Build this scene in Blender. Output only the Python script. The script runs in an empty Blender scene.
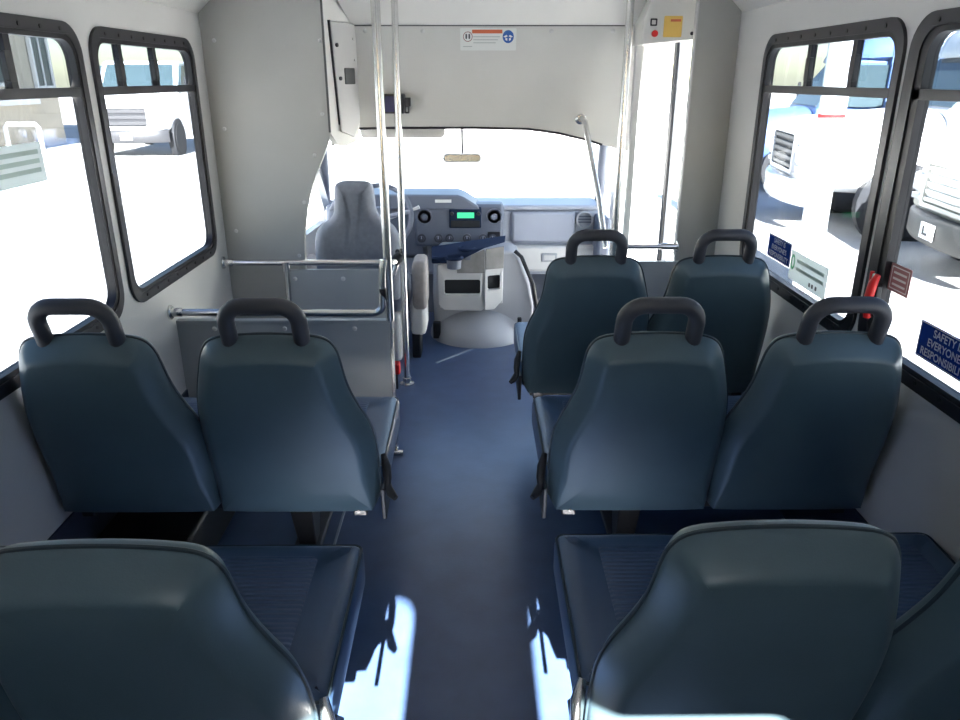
import bpy, bmesh, math, random
from mathutils import Vector, Matrix
from mathutils.geometry import tessellate_polygon
random.seed(4)
PI = math.pi
scn = bpy.context.scene
COL = scn.collection

# ------------------------------------------------------------------ materials
def mat(name, col, rough=.5, metal=0., spec=.5, var=.0, vscale=8., bump=0., bscale=60., coat=0., emit=None, estr=1.):
    m = bpy.data.materials.new(name); m.use_nodes = True
    nt = m.node_tree; b = nt.nodes['Principled BSDF']
    c = (*col, 1)
    b.inputs['Base Color'].default_value = c
    b.inputs['Roughness'].default_value = rough
    b.inputs['Metallic'].default_value = metal
    b.inputs['Specular IOR Level'].default_value = spec
    b.inputs['Coat Weight'].default_value = coat
    tc = nt.nodes.new('ShaderNodeTexCoord')
    if var > 0:
        n = nt.nodes.new('ShaderNodeTexNoise'); n.inputs['Scale'].default_value = vscale; n.inputs['Detail'].default_value = 6
        nt.links.new(tc.outputs['Object'], n.inputs['Vector'])
        r = nt.nodes.new('ShaderNodeValToRGB')
        r.color_ramp.elements[0].position = .3; r.color_ramp.elements[1].position = .7
        r.color_ramp.elements[0].color = tuple(max(0, x*(1-var)) for x in col)+(1,)
        r.color_ramp.elements[1].color = tuple(min(1, x*(1+var)) for x in col)+(1,)
        nt.links.new(n.outputs['Fac'], r.inputs['Fac']); nt.links.new(r.outputs['Color'], b.inputs['Base Color'])
    if bump > 0:
        n2 = nt.nodes.new('ShaderNodeTexNoise'); n2.inputs['Scale'].default_value = bscale; n2.inputs['Detail'].default_value = 4
        nt.links.new(tc.outputs['Object'], n2.inputs['Vector'])
        bp = nt.nodes.new('ShaderNodeBump'); bp.inputs['Strength'].default_value = bump; bp.inputs['Distance'].default_value = .01
        nt.links.new(n2.outputs['Fac'], bp.inputs['Height']); nt.links.new(bp.outputs['Normal'], b.inputs['Normal'])
    if emit:
        b.inputs['Emission Color'].default_value = (*emit, 1); b.inputs['Emission Strength'].default_value = estr
    return m

def glass_mat(name, tint, refl=.06):
    m = bpy.data.materials.new(name); m.use_nodes = True
    nt = m.node_tree; nt.nodes.clear()
    o = nt.nodes.new('ShaderNodeOutputMaterial'); mx = nt.nodes.new('ShaderNodeMixShader')
    t = nt.nodes.new('ShaderNodeBsdfTransparent'); g = nt.nodes.new('ShaderNodeBsdfGlossy')
    t.inputs['Color'].default_value = (*tint, 1); g.inputs['Roughness'].default_value = .02
    mx.inputs['Fac'].default_value = refl
    nt.links.new(t.outputs[0], mx.inputs[1]); nt.links.new(g.outputs[0], mx.inputs[2]); nt.links.new(mx.outputs[0], o.inputs[0])
    return m

def ribbed_mat(name, col, period, axis='Y'):
    m = mat(name, col, .5, var=.08, vscale=30)
    nt = m.node_tree; b = nt.nodes['Principled BSDF']
    tc = nt.nodes.new('ShaderNodeTexCoord')
    w = nt.nodes.new('ShaderNodeTexWave'); w.wave_type = 'BANDS'; w.bands_direction = axis; w.wave_profile = 'SIN'
    w.inputs['Scale'].default_value = 2*PI/20/period; w.inputs['Distortion'].default_value = 0
    nt.links.new(tc.outputs['Object'], w.inputs['Vector'])
    bp = nt.nodes.new('ShaderNodeBump'); bp.inputs['Strength'].default_value = .40; bp.inputs['Distance'].default_value = .006
    nt.links.new(w.outputs['Fac'], bp.inputs['Height']); nt.links.new(bp.outputs['Normal'], b.inputs['Normal'])
    return m

M = {}
M['wall'] = mat('wall_laminate', (.66, .65, .635), .5, var=.02, vscale=4, bump=.05, bscale=180)
M['ceil'] = mat('ceiling_laminate', (.84, .82, .785), .55, var=.02, vscale=5)
M['bulk'] = mat('bulkhead_grey', (.45, .445, .42), .5, var=.03, vscale=5, bump=.06, bscale=200)
M['header'] = mat('header_grey', (.70, .685, .65), .5, var=.03, vscale=5, bump=.06, bscale=200)
M['rearpanel'] = mat('rear_panel', (.07, .075, .085), .6)  # unseen rear wall, kept near black to cut light bounced into the rear
M['panel'] = mat('panel_grey', (.42, .44, .45), .42, var=.03, vscale=5)
M['seam'] = mat('seam_dark', (.10, .10, .10), .6)
M['floor'] = mat('floor_vinyl', (.056, .095, .195), .28, spec=.6, var=.12, vscale=9, bump=.05, bscale=120)
M['kick'] = mat('kick_vinyl', (.022, .034, .075), .45, var=.2, vscale=10)
M['strip'] = mat('floor_strip', (.30, .34, .42), .35, metal=.5)
M['vinyl'] = mat('seat_vinyl', (.078, .122, .146), .36, var=.07, vscale=7, bump=.05, bscale=350, spec=.5)
M['cushvinyl'] = mat('cushion_vinyl', (.036, .074, .150), .36, var=.07, vscale=7, bump=.05, bscale=350)
M['piping'] = mat('seat_piping', (.03, .048, .062), .4)
M['insert'] = ribbed_mat('seat_insert', (.036, .068, .145), .014)
M['rubber'] = mat('handle_rubber', (.040, .042, .055), .46, bump=.03, bscale=300)
M['black'] = mat('black_plastic', (.012, .012, .015), .45)
M['frameblk'] = mat('window_rubber', (.008, .008, .012), .42, spec=.4)
M['clamp'] = mat('window_clamp', (.020, .019, .025), .36, spec=.5)
M['steel'] = mat('brushed_steel', (.70, .69, .68), .24, metal=1., var=.04, vscale=30)
M['darksteel'] = mat('painted_steel', (.05, .05, .055), .45, metal=.3)
M['glass'] = glass_mat('window_glass', (.53, .55, .575), .04)
M['clear'] = glass_mat('clear_glass', (.95, .96, .96), .04)
M['tint'] = glass_mat('transom_glass', (.42, .45, .48), .05)
M['cabplastic'] = mat('cab_plastic', (.42, .425, .45), .5, var=.03)
M['cablite'] = mat('cab_plastic_pale', (.62, .61, .60), .5, var=.03)
M['dash'] = mat('dash_grey', (.13, .145, .19), .5, var=.05)
M['dashlite'] = mat('dash_pale', (.36, .38, .45), .5, var=.03)
M['dark'] = mat('dark_recess', (.012, .013, .016), .7)
M['gloss'] = mat('gloss_black', (.012, .022, .055), .65, spec=.12)
M['trim'] = mat('console_trim', (.24, .23, .22), .45, var=.2, vscale=14)
M['drvseat'] = mat('driver_cloth', (.19, .205, .25), .85, var=.08, vscale=40, bump=.15, bscale=400)
M['armcloth'] = mat('armrest_cloth', (.30, .27, .26), .85, var=.08, vscale=40)
M['white'] = mat('white_print', (.82, .82, .80), .55)
M['sticker'] = mat('sticker_white', (.80, .81, .78), .5)
M['greenmark'] = mat('sticker_green', (.08, .42, .20), .5)
M['palegreen'] = mat('sticker_pale_green', (.48, .60, .55), .5)
M['blue'] = mat('sticker_blue', (.012, .030, .17), .5)
M['bluedisc'] = mat('disc_blue', (.03, .12, .42), .5)
def backlit(name, col, k=.5):
    m = bpy.data.materials.new(name); m.use_nodes = True; nt = m.node_tree; nt.nodes.clear()
    o = nt.nodes.new('ShaderNodeOutputMaterial'); mx = nt.nodes.new('ShaderNodeMixShader'); d = nt.nodes.new('ShaderNodeBsdfDiffuse'); t = nt.nodes.new('ShaderNodeBsdfTranslucent')
    d.inputs['Color'].default_value = (*col, 1); t.inputs['Color'].default_value = (*col, 1); mx.inputs['Fac'].default_value = k
    nt.links.new(d.outputs[0], mx.inputs[1]); nt.links.new(t.outputs[0], mx.inputs[2]); nt.links.new(mx.outputs[0], o.inputs[0]); return m
M['film_white'] = backlit('film_white', (.82, .86, .84), .55); M['film_blue'] = backlit('film_blue', (.02, .055, .24), .45); M['film_maroon'] = backlit('film_maroon', (.42, .24, .24), .45)
M['orange'] = mat('warning_orange', (.68, .15, .06), .5)
M['yellow'] = mat('sticker_yellow', (.85, .55, .13), .5)
M['red'] = mat('red_plastic', (.75, .02, .02), .35)
M['maroon'] = mat('sticker_maroon', (.33, .13, .13), .5)
M['greytext'] = mat('grey_print', (.45, .47, .46), .6)
M['led'] = mat('radio_display', (.02, .3, .12), .4, emit=(.05, .9, .35), estr=.7)
M['screen'] = mat('blue_screen', (.03, .035, .12), .25)
M['ground'] = mat('concrete', (.50, .495, .48), .9, var=.06, vscale=.4)
M['vwhite'] = mat('paint_white', (.72, .73, .74), .25, coat=.4)
M['vcream'] = mat('paint_cream', (.70, .69, .60), .25, coat=.4)
M['vglass'] = mat('vehicle_glass', (.05, .075, .085), .15, spec=.35)
M['vtyre'] = mat('tyre', (.02, .02, .022), .8)
M['vbumper'] = mat('bumper_grey', (.055, .054, .048), .5)
M['vchrome'] = mat('vehicle_chrome', (.04, .04, .043), .4)
M['knob'] = mat('knob_grey', (.05, .055, .075), .5)
M['vlamp'] = mat('headlamp', (.6, .62, .64), .15, spec=.8)
M['siding'] = mat('tan_siding', (.50, .45, .36), .7, var=.05)
M['trimw'] = mat('white_trim', (.7, .7, .68), .6)
M['bluebody'] = mat('paint_blue', (.10, .17, .36), .3)
M['leafdark'] = mat('leaf', (.05, .08, .05), .8)

# ------------------------------------------------------------------ mesh builder
class MB:
    def __init__(s): s.v = []; s.f = []
    def add(s, vs, fs):
        k = len(s.v); s.v += [tuple(v) for v in vs]; s.f += [tuple(i+k for i in f) for f in fs]; return s
    def box(s, x0, x1, y0, y1, z0, z1):
        vs = [(x, y, z) for x in (x0, x1) for y in (y0, y1) for z in (z0, z1)]
        return s.add(vs, [(0,1,3,2),(4,6,7,5),(0,4,5,1),(2,3,7,6),(0,2,6,4),(1,5,7,3)])
    def hexa(s, lo, hi):     # two quads (4 pts each) joined
        return s.add(list(lo)+list(hi), [(3,2,1,0),(4,5,6,7),(0,1,5,4),(1,2,6,5),(2,3,7,6),(3,0,4,7)])
    def loft(s, rings, caps=True, closed=True):
        n = len(rings[0]); vs = [p for r in rings for p in r]; fs = []
        for k in range(len(rings)-1):
            for i in range(n if closed else n-1):
                j = (i+1) % n
                fs.append((k*n+i, k*n+j, (k+1)*n+j, (k+1)*n+i))
        if caps:
            fs.append(tuple(range(n-1, -1, -1))); fs.append(tuple(range((len(rings)-1)*n, len(rings)*n)))
        return s.add(vs, fs)
    def tube(s, pts, r, n=14, cyclic=False, radii=None):
        pts = [Vector(p) for p in pts]; N = len(pts); rings = []
        prev = None
        for i, p in enumerate(pts):
            a = pts[i-1] if (i > 0 or cyclic) else p
            b = pts[(i+1) % N] if (i < N-1 or cyclic) else p
            t = (b-a).normalized()
            if prev is None:
                up = Vector((0,0,1)) if abs(t.z) < .9 else Vector((1,0,0))
                nrm = t.cross(up).normalized()
            else:
                nrm = (prev - t*prev.dot(t)).normalized()
            prev = nrm; bi = t.cross(nrm)
            rr = radii[i] if radii else r
            rings.append([p+(nrm*math.cos(2*PI*k/n)+bi*math.sin(2*PI*k/n))*rr for k in range(n)])
        if cyclic: rings.append(rings[0])
        return s.loft(rings, caps=not cyclic)
    def disc(s, c, axis, r, h, n=20):
        c = Vector(c); a = Vector(axis).normalized()
        return s.tube([c, c+a*h], r, n)
    def lathe(s, prof, c, axis, n=28):
        c = Vector(c); a = Vector(axis).normalized(); u = a.orthogonal().normalized(); w = a.cross(u)
        rings = [[c+a*h+(u*math.cos(2*PI*k/n)+w*math.sin(2*PI*k/n))*max(r, 1e-4) for k in range(n)] for r, h in prof]
        return s.loft(rings)
    def plate(s, outer, holes, fn, w0, w1):
        """flat plate with holes: 2-D loops (u,v), fn(u,v,w)->xyz"""
        loops = [outer]+list(holes)
        flat = [p for l in loops for p in l]
        tris = tessellate_polygon([[Vector((p[0], p[1], 0)) for p in l] for l in loops])
        n = len(flat)
        vs = [fn(u, v, w0) for u, v in flat]+[fn(u, v, w1) for u, v in flat]
        fs = [tuple(t) for t in tris]+[tuple(n+i for i in reversed(t)) for t in tris]
        k = 0
        for l in loops:
            m = len(l)
            for i in range(m):
                j = (i+1) % m
                fs.append((k+i, k+j, n+k+j, n+k+i))
            k += m
        return s.add(vs, fs)
    def build(s, name, material, parent=None, bevel=0., seg=2, smooth=40, loc=None):
        me = bpy.data.meshes.new(name)
        bm = bmesh.new()
        vv = [bm.verts.new(v) for v in s.v]
        for f in s.f:
            try: bm.faces.new([vv[i] for i in f])
            except ValueError: pass
        bmesh.ops.remove_doubles(bm, verts=bm.verts, dist=1e-6)
        bmesh.ops.recalc_face_normals(bm, faces=bm.faces)
        for f in bm.faces: f.smooth = True
        bm.to_mesh(me); bm.free()
        me.set_sharp_from_angle(angle=math.radians(smooth))
        me.materials.append(material)
        o = bpy.data.objects.new(name, me); COL.objects.link(o)
        if parent: o.parent = parent
        if loc: o.location = loc
        if bevel > 0:
            b = o.modifiers.new('bevel', 'BEVEL'); b.width = bevel; b.segments = seg; b.limit_method = 'ANGLE'; b.angle_limit = math.radians(35)
            b.harden_normals = False
        return o

def tag(o, label=None, cat=None, group=None, kind=None):
    if label: o['label'] = label
    if cat: o['category'] = cat
    if group: o['group'] = group
    if kind: o['kind'] = kind
    return o
def empty(name, loc=(0,0,0), rz=0.):
    o = bpy.data.objects.new(name, None); COL.objects.link(o); o.location = loc; o.rotation_euler = (0,0,rz); o.empty_display_size = .1
    return o
def structure(o): o['kind'] = 'structure'; return o
def copy_tree(o, parent=None, skip=()):
    c = o.copy(); COL.objects.link(c)
    if parent: c.parent = parent
    for ch in list(o.children):
        if ch.name.split('.')[0] not in skip: copy_tree(ch, c, skip)
    return c

def rrect(x0, x1, y0, y1, r, n=7):
    pts = []
    for cx, cy, a0 in ((x1-r, y0+r, -90), (x1-r, y1-r, 0), (x0+r, y1-r, 90), (x0+r, y0+r, 180)):
        for k in range(n+1):
            a = math.radians(a0+90*k/n); pts.append((cx+r*math.cos(a), cy+r*math.sin(a)))
    return pts
def chaikin(p, it=2):
    for _ in range(it):
        q = []
        for i in range(len(p)):
            a, b = p[i], p[(i+1) % len(p)]
            q.append((a[0]*.75+b[0]*.25, a[1]*.75+b[1]*.25)); q.append((a[0]*.25+b[0]*.75, a[1]*.25+b[1]*.75))
        p = q
    return p
def inset(loop, d, wt=None):
    n = len(loop); out = []
    area = sum(loop[i][0]*loop[(i+1)%n][1]-loop[(i+1)%n][0]*loop[i][1] for i in range(n))
    sg = 1 if area > 0 else -1
    for i in range(n):
        a, b, c = Vector(loop[i-1]), Vector(loop[i]), Vector(loop[(i+1)%n])
        t1 = (b-a).normalized(); t2 = (c-b).normalized()
        nn = (Vector((-t1.y, t1.x))+Vector((-t2.y, t2.x))).normalized()*sg
        k = d*(wt(b.x, b.y) if wt else 1.); out.append((b.x+nn.x*k, b.y+nn.y*k))
    return out
def pillow(loop, layers, fn, centre=None, wt=None):
    """loop 2-D, layers [(w, inset)], fn(u,v,w)"""
    mb = MB(); rings = [[fn(u, v, w) for u, v in inset(loop, d, wt)] for w, d in layers]
    def shrink(w, d, k):
        l = inset(loop, d, wt); vs = [p[1] for p in l]; us = [p[0] for p in l]
        c = centre or ((min(us)+max(us))/2, (min(vs)+max(vs))/2)
        return [fn(c[0]+(u-c[0])*k, c[1]+(v-c[1])*k, w) for u, v in l]
    pre = [shrink(*layers[0], k) for k in (.01, .35, .7)]; post = [shrink(*layers[-1], k) for k in (.7, .35, .01)]
    mb.loft(pre+rings+post); return mb
def arc_layers(w_back, w_front, r_back, d_back, r_front, d_front, n=5):
    L = []
    for k in range(n+1):
        a = PI/2*k/n; L.append((w_back+r_back*(1-math.cos(PI/2-a)) if False else w_back+r_back*(1-math.cos(a)) if False else w_back+r_back*math.sin(a)*0+r_back*(k/n)**1.0*0+r_back*(1-math.cos(a)), d_back*(1-math.sin(a))))
    for k in range(n+1):
        a = PI/2*k/n; L.append((w_front-r_front*(1-math.sin(a)), d_front*(1-math.cos(a))))
    return L
def text_mesh(body, size, spacing=1.0, bold=.0):
    cu = bpy.data.curves.new('lettering', 'FONT'); cu.body = body; cu.size = size; cu.align_x = 'CENTER'; cu.align_y = 'CENTER'
    cu.space_line = spacing; cu.offset = bold
    ob = bpy.data.objects.new('lettering_source', cu); COL.objects.link(ob)
    dg = bpy.context.evaluated_depsgraph_get()
    me = bpy.data.meshes.new_from_object(ob.evaluated_get(dg))
    bpy.data.objects.remove(ob); bpy.data.curves.remove(cu)
    return me

# ------------------------------------------------------------------ setting: shell
XL, XR = -1.19, 1.135          # inner wall faces
YB, YF = -1.0, 3.55            # rear wall, front bulkhead
ZC = 1.763                     # wall top, where the cove starts
ZK = .30                       # top of vinyl kick
def LW(u, v, w): return (XL+w, u, v)      # w>0 into the bus
def RW(u, v, w): return (XR-w, u, v)
left_w = [(1.49, 2.440), (2.50, 3.41)]
right_w = [(1.105, 2.075), (2.105, 3.115)]
Z0, Z1 = .75, 1.655
structure(MB().plate([(YB, ZK), (YF+.05, ZK), (YF+.05, ZC), (YB, ZC)], [rrect(a+.03, b-.03, Z0+.03, Z1-.03, .068) for a, b in left_w], LW, 0, -.022).build('wall_left', M['wall']))
structure(MB().plate([(YB, ZK), (YF+.05, ZK), (YF+.05, ZC), (YB, ZC)], [rrect(a+.03, b-.03, Z0+.03, Z1-.03, .068) for a, b in right_w], RW, 0, -.022).build('wall_right', M['wall']))
structure(MB().box(XL-.05, XL+.006, YB, YF+.05, -.45, ZK).build('baseboard_left', M['kick']))
structure(MB().box(XR-.006, XR+.05, YB, YF+.05, -.45, ZK).build('baseboard_right', M['kick']))
# floor with entrance step cut out
structure(MB().plate([(XL, YB-.05), (XR, YB-.05), (XR, 3.32), (.36, 3.32), (.36, 4.9), (-.98, 4.9), (-.98, 3.6), (XL, 3.6)], [], lambda u, v, w: (u, v, w), 0, -.06).build('floor', M['floor']))
structure(MB().box(.36, XR+.05, 3.32, 4.9, -.36, -.30).box(.355, .36, 3.32, 4.9, -.30, -.06).box(.36, XR, 3.31, 3.32, -.30, -.06).build('trim_1', M['floor']))
# unseen rear wall, its paired openings made up to shape the aisle sun patches
structure(MB().plate([(XL-.05, -.45), (XR+.05, -.45), (XR+.05, 2.0), (XL-.05, 2.0)],
    [rrect(-.56, -.185, 1.06, 1.585, .05), rrect(.165, .535, 1.06, 1.585, .05)], lambda u, v, w: (u, YB+w, v), 0, -.05).build('wall_rear', M['rearpanel']))
# ceiling: cove, curved, cove
prof = [(XL-.05, ZC-.02), (XL-.002, ZC), (-1.10, 1.845), (-.98, 1.915), (-.75, 1.955), (-.4, 1.975), (0, 1.98), (.36, 1.975), (.70, 1.955), (.93, 1.915), (1.05, 1.845), (XR+.002, ZC), (XR+.05, ZC-.02), (XR+.05, 2.06), (XL-.05, 2.06)]
structure(MB().loft([[(x, y, z) for x, z in prof] for y in (YB-.05, YF+.1)]).build('ceiling', M['ceil'], smooth=30))

# windows -----------------------------------------------------------
def window(idx, fn, a, b, muls, latches, wide=0.):
    ou = rrect(a, b, Z0, Z1, .090); inn = rrect(a+.030, b-.030-wide*.5, Z0+.034, Z1-.034, .068)
    lip = rrect(a+.044, b-.044-wide, Z0+.048, Z1-.048, .058)
    root = structure(MB().plate(ou, [inn], fn, -.002, .010).build('window_%d' % idx, M['clamp'], bevel=.003))
    MB().plate(rrect(a+.028, b-.028, Z0+.028, Z1-.028, .07), [lip], fn, -.024, .006).build('window_frame', M['frameblk'], root)
    zr = 1.462
    MB().plate(rrect(a+.04, b-.04, zr-.013, zr+.013, .004, 2), [], fn, -.022, .006).build('transom_rail', M['clamp'], root)
    for k, m in enumerate(muls):
        MB().plate(rrect(m-.014, m+.014, zr+.010, Z1-.045, .004, 2), [], fn, -.022, -.002).build('mullion', M['frameblk'], root)
        if k in latches:
            MB().plate(rrect(m-.036, m-.004, zr+.03, zr+.105, .006, 3), [], fn, -.006, .008).build('slider_latch', M['black'], root, bevel=.003)
    MB().plate(rrect(a+.04, b-.04, Z0+.044, zr, .06), [], fn, -.017, -.013).build('glass_pane', M['glass'], root)
    MB().plate(rrect(a+.04, b-.04, zr, Z1-.044, .06), [], fn, -.017, -.013).build('transom_glass', M['tint'], root)
    n = 8
    for k in range(n):
        u = a+.11+(b-a-.22)*k/(n-1)
        for zz in (Z1-.021, Z0+.021):
            p = Vector(fn(u, zz, .0095)); q = Vector(fn(u, zz, .0125))
            MB().disc(p, q-p, .006, .003, 10).build('frame_screw', M['black'], root)
    return root
window(1, LW, *left_w[0], [1.78, 2.075], [1])
window(2, LW, *left_w[1], [2.725, 3.015], [0, 1])
window(3, RW, *right_w[1], [2.72, 2.40], [0, 1])
window(4, RW, *right_w[0], [1.42, 1.72], [0], .035)
for i, (a, b) in enumerate(((-.56, -.185), (.165, .535))):  # made-up rear windows; wall between them stands in for a standing person's shadow
    r = structure(MB().plate(rrect(a-.03, b+.03, 1.03, 1.615, .07), [rrect(a, b, 1.06, 1.585, .05)], lambda u, v, w: (u, YB+w, v), -.05, .01).build('window_%d' % (5+i), M['clamp']))
    MB().plate(rrect(a-.005, b+.005, 1.055, 1.59, .05), [], lambda u, v, w: (u, YB+w, v), -.03, -.026).build('glass_pane', M['clear'], r)

# front bulkhead, left with the arch for the driver door -------------
FB = lambda u, v, w: (u, YF+w, v)
arch = [(-.652, 1.98), (-.655, 1.262)] + [(-.672, 1.215), (-.70, 1.15), (-.735, 1.08), (-.765, 1.01), (-.79, .92), (-.806, .83), (-.815, .73), (-.82, .60), (-.82, 0)]
bl = structure(MB().plate([(XL, 0), (XL, ZC+.02), (-1.10, 1.86), (-.98, 1.93), (-.8, 1.965)]+arch, [], FB, 0, .03).build('wall_front_left', M['bulk'], bevel=.003))
sc = [(-1.135, 1.655), (-.672, 1.655), (-1.135, 1.285), (-.685, 1.35), (-.735, 1.17), (-.80, .955), (-1.135, .82), (-.845, .70)]
for x, z in sc:
    MB().lathe([(.0, -.004), (.006, -.0035), (.0095, 0)], (x, YF, z), (0, 1, 0), 14).build('screw_cap', M['cablite'], bl)
MB().box(-.6605, -.652, YF-.006, YF+.03, 1.27, 1.97).build('edge_trim', M['seam'], bl)
# right bulkhead with the door opening
br = structure(MB().plate([(XR, -.1), (XR, ZC+.02), (1.05, 1.86), (.95, 1.91), (.95, -.1)], [], lambda u, v, w: (u, 3.46+w, v), 0, .03).build('wall_front_right', M['bulk'], bevel=.003))
MB().box(.945, .951, 3.452, 3.49, .72, 1.90).build('edge_trim', M['cablite'], br)

# slanted soffit and header above the windscreen ----------------------
sf = structure(MB().hexa([(-.665, 3.40, 1.99), (.84, 3.40, 1.99), (.785, 3.75, 1.728), (-.56, 3.75, 1.728)], [(-.665, 3.60, 2.05), (.84, 3.60, 2.05), (.785, 3.80, 1.80), (-.56, 3.80, 1.80)]).build('trim_2', M['ceil']))
HD = lambda u, v, w: (u, 3.75+w+(1.728-v)*.20, v)
hdr_out = [(-.57, 1.728), (-.70, 1.15), (-.685, 1.21), (-.655, 1.25), (-.61, 1.268), (-.45, 1.272), (.0, 1.272), (.27, 1.268), (.42, 1.25), (.57, 1.215), (.66, 1.18), (.80, 1.10), (.735, 1.728)]
hw = structure(MB().plate([(-.57, 1.728), (-.72, 1.16), (-.69, 1.225), (-.65, 1.255), (-.59, 1.268), (-.45, 1.272), (.0, 1.272), (.27, 1.266), (.42, 1.246), (.57, 1.212), (.64, 1.19), (.80, 1.15), (.80, 1.728)], [], HD, 0, .03).build('wall_front', M['header']))
MB().plate([(-.57, 1.725), (.735, 1.725), (.735, 1.730), (-.57, 1.730)], [], HD, -.004, .0).build('seam_line', M['seam'], hw)
edge = [(-.70, 1.19), (-.685, 1.225), (-.65, 1.255), (-.59, 1.268), (-.45, 1.272), (.0, 1.272), (.27, 1.266), (.42, 1.246), (.57, 1.212), (.64, 1.19)]
MB().tube([HD(u, v, .0) for u, v in edge], .006, 8).build('edge_trim', M['clamp'], hw)
for x in (-.50, -.235, .36, .645):
    p = Vector(HD(x, 1.706, 0)); MB().lathe([(.0, -.004), (.007, -.0035), (.011, 0)], p, (0, 1, 0), 14).build('screw_cap', M['cablite'], hw)
# angled post face beside the driver door opening, with its access door
A = Vector((-.652, 3.555)); B = Vector((-.555, 3.755)); ax = (B-A)
def PF(u, v, w):       # u 0..1 along the face, w towards the aisle
    n = Vector((ax.y, -ax.x)).normalized(); p = A+ax*u+n*w
    return (p.x, p.y, v)
po = structure(MB().plate([(0, 1.262), (0, 2.0), (1.0, 2.0), (1.05, 1.30), (.95, 1.22), (.5, 1.20), (.2, 1.215)], [], PF, 0, -.03).build('trim_3', M['ceil']))
ad = MB().plate([(.16, 1.735), (.98, 1.735), (1.0, 1.66), (1.0, 1.31), (.75, 1.24), (.30, 1.27)], [], PF, .001, .012).build('access_door', M['cablite'], po, bevel=.003)
MB().plate(rrect(.52, .86, 1.475, 1.545, .01, 3), [], PF, .010, .018).build('latch_plate', M['seam'], po, bevel=.002)
MB().plate([(.12, 1.74), (.17, 1.74), (.33, 1.30), (.28, 1.30)], [], PF, .0, .008).build('hinge', M['clamp'], po)
for u, z in ((.90, 1.67), (.92, 1.58)):
    p = Vector(PF(u, z, .012)); q = Vector(PF(u, z, .016)); MB().disc(p, q-p, .006, .004, 10).build('screw_cap', M['cablite'], po)
for u, z in ((.30, 1.64), (.36, 1.50)):
    p = Vector(PF(u, z, .012)); q = Vector(PF(u, z, .018)); MB().disc(p, q-p, .009, .006, 10).build('hinge_knuckle', M['clamp'], po)

# cab shell ----------------------------------------------------------
structure(MB().hexa([(-.98, 3.87, 1.28), (-.98, 3.87, 1.30), (.80, 3.87, 1.30), (.80, 3.87, 1.28)], [(-.85, 4.45, 1.24), (-.85, 4.45, 1.28), (.74, 4.45, 1.28), (.74, 4.45, 1.24)]).build('trim_4', M['cablite']))      # headliner
structure(MB().hexa([(-1.24, 3.55, 2.10), (1.19, 3.55, 2.10), (.95, 4.60, 1.30), (-.95, 4.60, 1.30)], [(-1.24, 3.55, 2.14), (1.19, 3.55, 2.14), (.95, 4.60, 1.34), (-.95, 4.60, 1.34)]).build('roof', M['vwhite']))
structure(MB().box(-.98, .86, 5.02, 5.06, -.45, .74).build('trim_9', M['dash']))
# windscreen
T0, T1 = (-.86, 4.45, 1.26), (.75, 4.45, 1.26); B0, B1 = (-.93, 5.05, .74), (.82, 5.05, .70)
ws = structure(MB().hexa([B0, B1, T1, T0], [(p[0], p[1]+.006, p[2]) for p in (B0, B1, T1, T0)]).build('window_7', M['clear']))
MB().tube([(-1.0, 5.08, .70), (-.885, 4.50, 1.25)], .035, 10).build('pillar_trim', M['dash'], ws)
MB().tube([(.84, 5.08, .66), (.765, 4.50, 1.25)], .032, 10).build('pillar_trim', M['dash'], ws)
# driver door: lower panel, window frame, glass
DL = lambda u, v, w: (-1.03+(u-3.6)*.06+w, u, v)
d = structure(MB().plate([(3.58, -.45), (4.95, -.45), (4.95, .72), (4.50, 1.27), (3.58, 1.27)], [[(3.66, .64), (4.80, .64), (4.80, .72), (4.42, 1.22), (3.66, 1.22)]], DL, -.05, 0).build('door_1', M['cablite']))
MB().plate([(3.67, .64), (4.80, .64), (4.79, .73), (4.42, 1.21), (3.67, 1.21)], [], DL, -.03, -.026).build('door_glass', M['clear'], d)
MB().plate(rrect(4.20, 4.235, .62, 1.24, .01, 2), [], DL, -.02, .01).build('quarter_post', M['dash'], d)
# bus side skin between bulkhead and cab, left
structure(MB().box(-1.24, -1.02, 3.58, 3.62, -.45, 2.0).build('trim_5', M['vwhite']))
# entry door (right): two glazed leaves beyond the bulkhead opening
DR = lambda u, v, w: (1.09-(u-3.55)*.14-w, u, v)
e = structure(MB().plate([(3.50, -.36), (4.95, -.36), (4.95, 1.80), (3.50, 1.80)], [rrect(3.53, 4.88, -.30, 1.75, .02)], DR, -.05, 0).build('door_2', M['cablite']))
for a, b in ((3.535, 4.045), (4.065, 4.875)):
    lf = MB().plate(rrect(a, b, -.29, 1.745, .02), [rrect(a+.014, b-.014, -.20, 1.725, .03)], DR, -.035, -.01).build('door_leaf', M['cabplastic'], e)
    MB().plate(rrect(a+.012, b-.012, -.21, 1.73, .03), [], DR, -.025, -.021).build('door_glass', M['clear'], lf)
MB().plate(rrect(4.038, 4.072, -.28, 1.74, .004, 2), [], DR, -.03, .002).build('door_seal', M['clamp'], e)
# pillar panel between header and door
structure(MB().box(.748, .775, 3.70, 3.74, .70, 1.75).build('trim_6', M['cablite']))

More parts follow.
